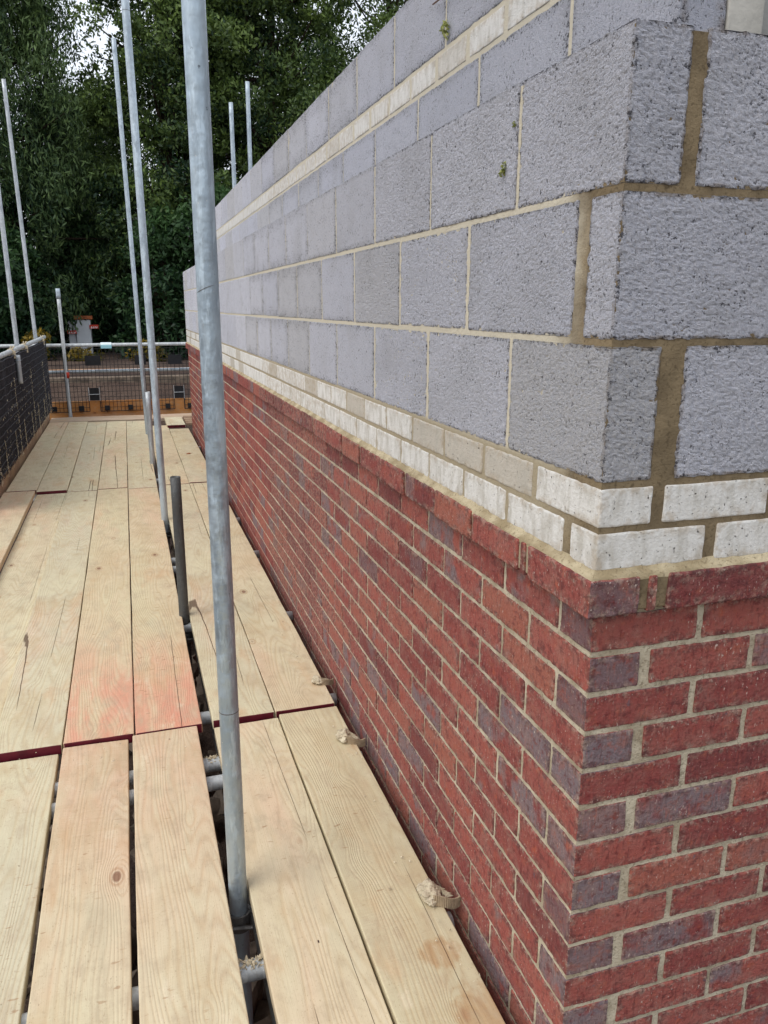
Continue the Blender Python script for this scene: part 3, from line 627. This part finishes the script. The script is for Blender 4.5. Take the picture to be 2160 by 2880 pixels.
pole((-1.80, -2.2, -1.165), (-1.80, 10.8, -1.165), 'long dark tube running below the left edge of the boards', M['steel_d'], name='ledger_tube', group='long tubes under the walkway')
def coupler(loc, label, axis2='y', mat='coupler', group='tube couplers'):
    o = empty('tube_coupler', loc, label, 'coupler', group); x, y, z = loc
    m = MB(); tube(m, (x, y, z-.025), (x, y, z+.025), .031, 20, .006, 2); rod(m, (x-.045, y-.03, z), (x+.03, y-.045, z), .006); box(m, (x+.02, y-.012, z-.022), (x+.058, y+.012, z+.022)); _part(m, 'collar', M[mat], o, False)
    m = MB(); rod(m, (x-.035, y-.036, z-.012), (x-.035, y-.058, z-.012), .009); rod(m, (x-.035, y-.058, z-.012), (x-.035, y-.07, z-.012), .005, 8); _part(m, 'bolt', M[mat], o, False)
    return o
coupler((-.540, .741, -1.165), 'rusty coupler gripping the nearest tall pole just under the boards')
coupler((-.5405, 2.71, -1.165), 'rusty coupler gripping the short dark stub under the boards')
coupler((-.5415, 4.613, -1.165), 'rusty coupler gripping the second tall pole under the boards')
# mortar covered ties beside the wall
def crust_tie(x, y, z, label, s=1., rotz=0., tubeend=False):
    o = empty('mortar_covered_tie', (x, y, z), label, 'tie', 'mortar covered ties along the wall'); o.rotation_euler = (0, 0, rotz); o.scale = (s, s, s)
    b = bmesh.new(); bmesh.ops.create_icosphere(b, subdivisions=4, radius=1)
    m = MB(); vs = []
    for v in b.verts:
        n = mnoise.fractal(v.co*1.6+Vector((x*9, y*7, 0)), .8, 2.2, 4)*.45; n2 = mnoise.noise(v.co*7+Vector((y, 0, 0)))*.13
        q = v.co*(1+n+n2); vs.append((q.x*.026-.010, q.y*.034+.012, max(-.004, q.z*.017+.008)))
    b.faces.ensure_lookup_table(); m.add(vs, [[q.index for q in f.verts] for f in b.faces]); b.free()
    lump = m.build('mortar_lump', M['crust'], o, True)
    m = MB()
    for k in range(5):   # jagged torn fins towards the gap
        a = (.004+k*.006, .030-k*.009, .010); m.add([(a[0], a[1]-.005, .003), (a[0], a[1]+.005, .004), (a[0]+.022+.004*(k % 2), a[1]-.004, .006), (a[0], a[1], .016)], [(0, 2, 1), (0, 3, 2), (1, 2, 3), (0, 1, 3)])
    m.build('torn_edge', M['crust'], o)
    # ribbed strap curving off the board to the wall
    m = MB(); n = 66; vs = []; fs = []
    for i in range(n+1):
        t = i/n; px = -.006+.078*t; py = -.020-.012*math.sin(t*3.0)+.010*t*t; rb = .0011*math.sin(t*math.pi*2*17)
        for (dn, zz) in ((rb, .021), (rb, -.010), (.0035, -.010), (.0035, .021)):
            vs.append((px, py-(-dn if dn == .0035 else -rb), zz-.012*t+(.004*math.sin(t*6))))
    for i in range(n):
        for j in range(4): fs.append((i*4+j, i*4+(j+1) % 4, (i+1)*4+(j+1) % 4, (i+1)*4+j))
    m.add(vs, fs); m.build('ribbed_strap', M['strap'], o)
    return o
crust_tie(-.064, .525, ZP+.006, 'mortar covered ribbed tie on the board edge, nearest the camera', 1.0, -.15)
crust_tie(-.078, 1.345, ZP+.004, 'mortar covered ribbed tie just before the near board joint', .95, -.3)
crust_tie(-.066, 1.79, ZP+.006, 'farthest mortar lump tie, at the end of the middle row board', .8, .35)
# ------------------------------------------------------------------ far guard: rails, mesh panels, toe board
pole((-2.5, 10.70, -.096), (.95, 10.70, -.086), 'top guard rail tube across the far end', M['steel_c'], name='guard_rail', group='far guard rails')
pole((-2.5, 10.73, -.452), (.95, 10.73, -.442), 'middle guard rail tube across the far end behind the mesh', M['steel_l'], name='guard_rail', group='far guard rails')
o = empty('toe_board', (-.55, 10.72, -1.10), 'orange toe board across the far end behind the mesh', 'toe board', 'toe boards'); m = MB()
rbox(m, (-.12, -1.3, -.0), (.12, 1.3, .038), .003, (.05, .1, .02), .0008, 40); p = m.build('plank', M['wood_o'], o); p.rotation_euler = (0, R(-90), R(90)); p.location = (0, 0, .125)
def mesh_panel(label, x0u, x1u, x0l, x1l, ztop, znotch, zbot, y, feet, plates, brackets):
    o = empty('mesh_guard_panel', ((x0u+x1u)/2, y, zbot), label, 'mesh panel', 'mesh guard panels across the far end'); m = MB(); r = .0034
    n = int(round((x1u-x0u)/.05))
    for i in range(n+1):
        x = x0u+(x1u-x0u)*i/n; low = x0l-.005 <= x <= x1l+.005
        rod(m, (x+rnd.uniform(-.002, .002), y, zbot if low else znotch), (x+rnd.uniform(-.003, .003), y, ztop), r)
    z = ztop
    while z > zbot-.01:
        a, b = (x0u, x1u) if z > znotch else (x0l, x1l); rod(m, (a, y-.004, z), (b, y-.004, z+rnd.uniform(-.003, .003)), r); z -= .073
    rod(m, (x0l, y-.002, zbot), (x1l, y-.002, zbot), r*1.5); rod(m, (x0l, y-.002, zbot), (x0l, y-.002, znotch), r*1.5); rod(m, (x1l, y-.002, zbot), (x1l, y-.002, znotch), r*1.5)
    _part(m, 'wire_grid', M['wire'], o, False)
    for x in feet: m = MB(); rbox(m, (x-.034, y-.012, zbot+.012), (x+.034, y+.02, zbot+.078), .004, .03); _part(m, 'foot_clip', M['blackp'], o, False)
    for a, b in plates: m = MB(); rbox(m, (a, y-.012, -.366), (b, y-.007, -.232), .002, .04); _part(m, 'plate', M['blackp'], o, False)
    for x in brackets:
        m = MB(); rbox(m, (x-.062, y+.006, -.846), (x+.062, y+.012, -.672), .003, .05); _part(m, 'backplate', M['blackp'], o, False)
        m = MB()
        for dx in (-.07, .07): rod(m, (x+dx, y-.008, -.85), (x+dx, y-.008, -.66), .0035)
        rod(m, (x-.07, y-.01, -.76), (x+.07, y-.01, -.76), .004); _part(m, 'bracket', M['steel_r'], o, False)
mesh_panel('left mesh panel of the far guard, beside the corner', -1.80, -1.20, -1.80, -1.262, -.135, -.70, -.995, 10.65, (-1.72, -1.37), ((-1.272, -1.068),), (-1.187,))
mesh_panel('widest mesh panel in the middle of the far guard', -1.15, -.085, -1.117, -.115, -.14, -.70, -.998, 10.65, (-1.03, -.72, -.21), ((-.62, -.47),), (-.045,))
mesh_panel('right mesh panel of the far guard, partly behind the wall', -.02, .95, .022, .95, -.14, -.70, -1.0, 10.65, (.10, .55), ((-.173, .018),), ())
o = empty('rail_tag', (-.98, 10.70, -.10), 'white and pale blue tag wrapped round the far top rail', 'tag')
m = MB(); tube(m, (-1.052, 10.70, -.094), (-.910, 10.70, -.094), .036, 28, .004, 2); _part(m, 'wrap', M['tape_w'], o, False)
m = MB(); rbox(m, (-1.052, 10.655, -.140), (-.910, 10.668, -.092), .003, .03); _part(m, 'blue_band', M['tape_b'], o, False)
# ------------------------------------------------------------------ left guard
pole((-1.785, 3.0, -.012), (-1.778, 10.9, .012), 'top guard rail tube along the left side above the black mesh', M['steel_c'], name='guard_rail', group='left guard rails')
pole((-1.785, 3.0, -.50), (-1.778, 10.9, -.48), 'middle guard rail tube along the left side behind the black mesh', M['steel_c'], name='guard_rail', group='left guard rails')
o = empty('toe_board', (-1.782, 6.6, -1.05), 'tan toe board along the left side under the black mesh', 'toe board', 'toe boards')
for a, b in ((-3.7, -.4), (-.39, 3.75)): 
    m = MB(); rbox(m, (-.019, a, -.03), (.019, b, .128), .003, (.02, .1, .05), .001, 40, low=(.003, 1.7, a)); m.build('plank', M['wood_t'], o)
def side_panel(y0, y1, label):
    o = empty('mesh_guard_panel', (-1.752, (y0+y1)/2, -.95), label, 'mesh panel', 'black mesh panels along the left side'); m = MB()
    n = int((y1-y0)/.05)
    for i in range(n+1):
        y = y0+(y1-y0)*i/n; rod(m, (-1.746+rnd.uniform(-.003, .003), y, -.94), (-1.746+rnd.uniform(-.004, .004), y+rnd.uniform(-.006, .006), -.02), .0036)
    z = -.03
    while z > -.945:
        k = 10; zz = [z+rnd.uniform(-.006, .006) for _ in range(k+1)]
        for i in range(k): rod(m, (-1.740, y0+(y1-y0)*i/k, zz[i]), (-1.740, y0+(y1-y0)*(i+1)/k, zz[i+1]), .0038)
        z -= .072
    _part(m, 'wire_grid', M['wire_g'], o, False)
    m = MB(); nx, nz = 36, 10; vs = []; fs = []
    for i in range(nx+1):
        for j in range(nz+1):
            y = y0+(y1-y0)*i/nx; z = -.945+.92*j/nz; vs.append((-1.764+mnoise.noise(Vector((y*3, z*3, y0)))*.006, y, z))
    fs = [(i*(nz+1)+j, (i+1)*(nz+1)+j, (i+1)*(nz+1)+j+1, i*(nz+1)+j+1) for i in range(nx) for j in range(nz)]
    m.add(vs, fs); nb = len(m.v); m.add([(p[0]-.002, p[1], p[2]) for p in vs], [f[::-1] for f in fs]); _part(m, 'shade_backing', M['backing'], o, True)  # dark sheet added behind the wires to stand in for shade
    m = MB()
    for k in range(150):
        y = rnd.choice([y0+.05*rnd.randint(0, n)]*3+[y0+.6]); z = -.95+.7*rnd.random()**2; s = rnd.uniform(.003, .009)
        c = Vector((-1.738, y, z)); m.add([c+Vector((rnd.uniform(0, 1), rnd.uniform(-1, 1), rnd.uniform(-2, 2)))*s for _ in range(4)], [(0, 1, 2), (0, 2, 3), (0, 3, 1), (1, 3, 2)])
    for y, zl in ((y0+.55, .75), (y0+.25, .28), (y0+.95, .3)):
        for k in range(46):
            z = -.95+zl*k/46; c = Vector((-1.737, y+rnd.uniform(-.004, .004)-(z+.95)*.02, z)); m.add([c+Vector((rnd.uniform(0, 1), rnd.uniform(-1, 1), rnd.uniform(-1.5, 1.5)))*.009 for _ in range(4)], [(0, 1, 2), (0, 2, 3), (0, 3, 1), (1, 3, 2)])
    _part(m, 'mortar_splash', M['crust'], o, False)['kind'] = 'stuff'
    return o
ls = ['farthest black mesh panel on the left side, reaching the corner', 'second black mesh panel from the far left corner', 'third black mesh panel from the far left corner', 'black mesh panel nearest the camera on the left side']
yy = 10.62
for k in range(4):
    side_panel(yy-1.36, yy, ls[k]); yy -= 1.38
def rail_coupler(y, label):
    o = empty('tube_coupler', (-1.783, y, 0), label, 'coupler', 'couplers on the left top rail'); m = MB()
    tube(m, (-1.781, y-.032, -.002), (-1.781, y+.032, 0), .033, 20, .006, 3, .004); box(m, (-1.76, y-.025, -.06), (-1.735, y+.025, .01)); _part(m, 'collar', M['crust'], o, False)
    m = MB(); rod(m, (-1.765, y, .02), (-1.74, y, .055), .008); rod(m, (-1.775, y-.02, .02), (-1.765, y-.02, .06), .006); _part(m, 'bolt', M['crust'], o, False)
rail_coupler(8.40, 'mortar caked coupler on the left rail by the leftmost pole'); rail_coupler(7.35, 'mortar caked coupler on the left rail nearest the camera'); rail_coupler(10.35, 'mortar caked coupler on the left rail by the far left corner')
o = empty('mesh_support_bracket', (-1.73, 7.35, -.45), 'grey upright bracket hanging from the left rail in front of the black mesh', 'bracket'); m = MB(); tube(m, (-1.718, 7.36, -.30), (-1.718, 7.35, -.03), .022, 16); _part(m, 'tube', M['steel_r'], o, True)
m = MB(); tube(m, (-1.718, 7.35, -.085), (-1.718, 7.35, -.075), .026, 16); _part(m, 'clip', M['steel_l'], o, True)

# ------------------------------------------------------------------ trees
def leaf_arrays(clumps, n, size, asp, droop, rs, tintr=(0, 1)):
    rs = np.random.RandomState(rs); V = []; T = []
    for (c, rad, k, tn) in clumps:
        m = int(n*k); d = rs.normal(size=(m, 3)); d /= np.linalg.norm(d, axis=1)[:, None]+1e-9; rr = rs.uniform(.25, 1, (m, 1))**.6
        p = np.array(c)+d*rr*np.array(rad)
        ax = rs.normal(size=(m, 3))+np.array([0, 0, -droop]); ax /= np.linalg.norm(ax, axis=1)[:, None]
        nn = rs.normal(size=(m, 3))*.75+d*.5+np.array([0, 0, .5]); sd_ = np.cross(ax, nn); sd_ /= np.linalg.norm(sd_, axis=1)[:, None]+1e-9
        L = size*rs.uniform(.6, 1.3, (m, 1)); W = L*asp
        q = np.stack([p-ax*L*.5, p+sd_*W*.5, p+ax*L*.5, p-sd_*W*.5], 1); V.append(q.reshape(-1, 3))
        t = np.clip(tn+rs.normal(size=m)*.16, 0, 1); T.append(np.repeat(t, 4))
    return np.concatenate(V), np.concatenate(T)
def leaf_mesh(name, V, T, mat, par):
    n = len(V)//4; me = bpy.data.meshes.new(name); me.vertices.add(len(V)); me.vertices.foreach_set('co', V.astype(np.float32).ravel())
    me.loops.add(4*n); me.loops.foreach_set('vertex_index', np.arange(4*n, dtype=np.int32)); me.polygons.add(n)
    me.polygons.foreach_set('loop_start', np.arange(0, 4*n, 4, dtype=np.int32)); me.polygons.foreach_set('loop_total', np.full(n, 4, dtype=np.int32))
    me.materials.append(mat); a = me.color_attributes.new('tint', 'FLOAT_COLOR', 'POINT'); cc = np.ones((len(V), 4), np.float32); cc[:, 0] = T; cc[:, 1] = T; a.data.foreach_set('color', cc.ravel())
    me.update(calc_edges=True); o = bpy.data.objects.new(name, me); COL.objects.link(o); o.parent = par; return o
def tree(x, y, H, cr, kind, label, seed, zb=None, group='trees beyond the site', n=150, nclump=230, low=.08):
    rr = random.Random(seed); z0 = ground_h(x, y)-.1 if zb is None else zb; name = {'fern': 'conifer_tree', 'dark': 'broadleaf_tree', 'bush': 'bush', 'yel': 'shrub'}[kind]
    o = empty(name, (x, y, z0), label, 'bush' if kind in ('bush', 'yel') else 'tree', group)
    m = MB(); pts = []
    for s in range(3 if kind in ('bush', 'yel') else 1):
        p = Vector((rr.uniform(-.1, .1), rr.uniform(-.1, .1), 0)); r = .02*H+.04; nseg = 7
        for i in range(nseg):
            q = p+Vector((rr.uniform(-.12, .12)*cr*.3, rr.uniform(-.12, .12)*cr*.3, H*.9/nseg)); r1 = r*.78; rod(m, p, q, r, 9, r1); pts.append((q.copy(), r1)); p, r = q, r1
    cl = []
    for i in range(nclump):
        t = low+(1-low)*rr.random(); prof_ = math.sin(math.pi*min(1, .22+.78*t))**.55 if kind != 'fern' else (1-.40*max(0, t-.25)/.75)
        a = rr.uniform(0, 6.283); rad = cr*prof_*(rr.random()**.38)*rr.uniform(.75, 1.08); c = Vector((math.cos(a)*rad, math.sin(a)*rad, H*t))
        sz = rr.uniform(.34, .62)*(cr/2.2)**.5; tn = min(1, max(0, .10+.8*(t-.2)*rr.uniform(.2, 1.3)+rr.uniform(-.15, .25)))  # higher clumps tinted lighter, painting lit tops into the leaf colour
        cl.append((c, (sz, sz, sz*(1.35 if kind == 'fern' else .8)), rr.uniform(.6, 1.25), tn))
        if i % 3 == 0:
            b, br = min(pts, key=lambda pr: (pr[0]-c).length+abs(pr[0].z-c.z*.85)); mid = b.lerp(c, .55)+Vector((0, 0, -.08*cr)); rod(m, b, mid, br*.38+.008, 6, br*.2+.006); rod(m, mid, c, br*.2+.006, 5, .006)
    m.build('trunk', M['bark'], o, True)
    sz, asp, dr = {'fern': (.15, .24, 1.5), 'dark': (.12, .42, .5), 'bush': (.14, .45, .4), 'yel': (.12, .5, .3)}[kind]
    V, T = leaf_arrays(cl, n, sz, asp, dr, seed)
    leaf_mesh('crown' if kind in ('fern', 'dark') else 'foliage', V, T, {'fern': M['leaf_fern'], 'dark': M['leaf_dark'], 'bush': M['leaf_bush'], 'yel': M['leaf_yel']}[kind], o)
    return o
tree(-3.45, 20.5, 12.5, 2.5, 'fern', 'big feathery green conifer at the left edge of the photo', 11, nclump=560, n=400)
tree(.62, 20.0, 13, 1.9, 'dark', 'dark leafy tree behind the second and third tall poles', 12, nclump=420, n=330)
tree(3.3, 20.5, 13, 2.3, 'dark', 'dark leafy tree behind the nearest tall pole', 13, nclump=420, n=310)
tree(6.8, 21.5, 13, 2.6, 'dark', 'yellow green topped tree seen above the block wall', 14, nclump=360, n=160)
tree(10.5, 22, 12, 2.6, 'dark', 'dark tree hidden to the right behind the block wall', 15, nclump=150, n=70)
tree(-8.4, 21, 12, 2.7, 'fern', 'feathery tree outside the left edge of the photo', 16, nclump=160, n=90)
tree(-1.5, 25.5, 7.0, 2.0, 'fern', 'feathery tree standing behind the gap between two front trees', 17, nclump=260, n=300, low=.05)
tree(2.0, 26, 12.5, 2.6, 'dark', 'dark tree in the back row behind the middle of the rail', 18, nclump=300, n=140)
tree(5.3, 27, 13, 2.7, 'dark', 'dark tree in the back row above the wall top', 19, nclump=240, n=120)
tree(-5.8, 27, 12, 2.8, 'dark', 'dark tree in the back row at far left', 20, nclump=300, n=230)
bl = ['low dark bush behind the left black mesh', 'low dark bush left of the white cabinet', 'low dark bush behind the white cabinet', 'broad dark bush behind the third tall pole', 'broad glossy bush beside the end of the wall', 'dark bush hidden behind the wall end', 'dark bush at far left beyond the mesh']
for k, (x, y, H, c) in enumerate(((-4.2, 17.6, 3.6, 1.3), (-3.15, 18.6, 2.7, .95), (-1.6, 21.0, 3.4, 1.2), (.15, 18.2, 3.2, 1.05), (1.35, 17.6, 3.6, 1.25), (3.4, 18.0, 3.6, 1.4), (-6.8, 18.5, 3.8, 1.6))):
    tree(x, y, H, c, 'bush', bl[k], 40+k, group='dark bushes beyond the rail', n=120, nclump=110, low=.02)
yl = ['yellow leaved shrub left of the pale capped tube', 'yellow leaved shrub below the white cabinet', 'small yellow shrub under the far rail near the wall']
for k, (x, y, H, c) in enumerate(((-2.45, 17.2, .62, .3), (-1.62, 17.0, .30, .35), (-.3, 16.6, .42, .35))):
    tree(x, y, H, c, 'yel', yl[k], 60+k, group='yellow shrubs beyond the rail', n=30, nclump=26, low=.2)
# white cabinet with orange top under the trees
cz = ground_h(-1.65, 19.2)
o = empty('equipment_cabinet', (-1.63, 19.2, cz), 'white cabinet with orange top and red boards under the trees', 'cabinet')
m = MB(); rbox(m, (-1.80, 19.05, cz), (-1.47, 19.5, .11), .01, .2); rbox(m, (-1.97, 19.12, cz), (-1.812, 19.5, .08), .01, .2); _part(m, 'body', M['panel_w'], o, False)
m = MB(); rbox(m, (-1.83, 19.02, .12), (-1.42, 19.52, .20), .008, .2); _part(m, 'top', M['orange'], o, False)
for (a, b, c, d) in ((-1.50, -1.30, -.09, .0), (-1.99, -1.79, -.205, -.125)):
    m = MB(); rbox(m, (a, 18.99, c), (b, 19.02, d), .004, .2); q = _part(m, 'warning_board', M['redor'], o, False)
    m = MB()
    for k in range(4): xx = a+.03+k*.04; m.add([(xx, 18.987, c+.01), (xx+.016, 18.987, c+.01), (xx+.028, 18.987, c+.05), (xx+.012, 18.987, c+.05)], [(0, 1, 2, 3)])
    s = m.build('stripes', M['tape_w']); 
    for v in s.data.vertices: v.co -= Vector(o.location)
    s.parent = q
# timber and concrete strips lying on the bank
m = MB(); rbox(m, (-6, 13.9, -1.0), (6, 14.02, -.655), .01, .4, .004, 8); tag(m.build('timber_edging', M['wood_o']), 'long orange brown timber edging along the soil bank', 'timber')
m = MB(); rbox(m, (-6, 12.95, -1.2), (6, 13.2, -.72), .01, .4, .004, 8); tag(m.build('concrete_edging', M['rubble']), 'long grey concrete edging along the soil bank below the timber', 'edging')
# ------------------------------------------------------------------ small plants and bits on the wall
def sprig(x, y, z, s, label, seed):
    rr = random.Random(seed); o = empty('weed_sprig', (x, y, z), label, 'plant', 'weeds rooted in the block wall'); m = MB()
    for k in range(4): rod(m, (0, 0, 0), (-s*.4-rr.random()*s*.2, rr.uniform(-s, s)*.6, rr.uniform(-.2, .9)*s), .0012, 5)
    m.build('stem', M['leaf_spr'], o)
    cl = [((-s*.35, rr.uniform(-s, s)*.5, rr.uniform(-.3, .8)*s), (s*.35,)*3, 1, rr.random()) for k in range(5)]
    V, T = leaf_arrays(cl, 9, s*.42, .6, .2, seed); leaf_mesh('leaves', V, T, M['leaf_spr'], o)
sprig(BX, .385, .682, .016, 'pale green weed growing on the upper block beside a joint', 1)
sprig(BX, .352, .755, .008, 'tiny green weed at the joint above the larger weed', 2)
sprig(IX, 1.19, 1.165, .032, 'leafy weed growing above the white band of the inner wall', 3)
m = MB(); pp = [Vector((IX-.012, 1.28, 1.26)), Vector((IX-.02, 1.0, 1.235)), Vector((IX-.02, .80, 1.175)), Vector((IX-.012, .62, 1.115)), Vector((IX-.004, .50, 1.10))]
for a, b in zip(pp, pp[1:]): rod(m, a, b, .0022, 6)
tag(m.build('twig', M['twig']), 'thin brown twig lying across the inner wall top', 'twig')
o = empty('fallen_leaf', (-.185, 7.2, ZP+.006), 'small orange fallen leaf on the far board by the wall', 'leaf'); m = MB(); m.add([(-.03, 0, 0), (0, -.025, .004), (.03, 0, .008), (0, .03, .004)], [(0, 1, 2, 3)]); m.build('blade', M['orange'], o)
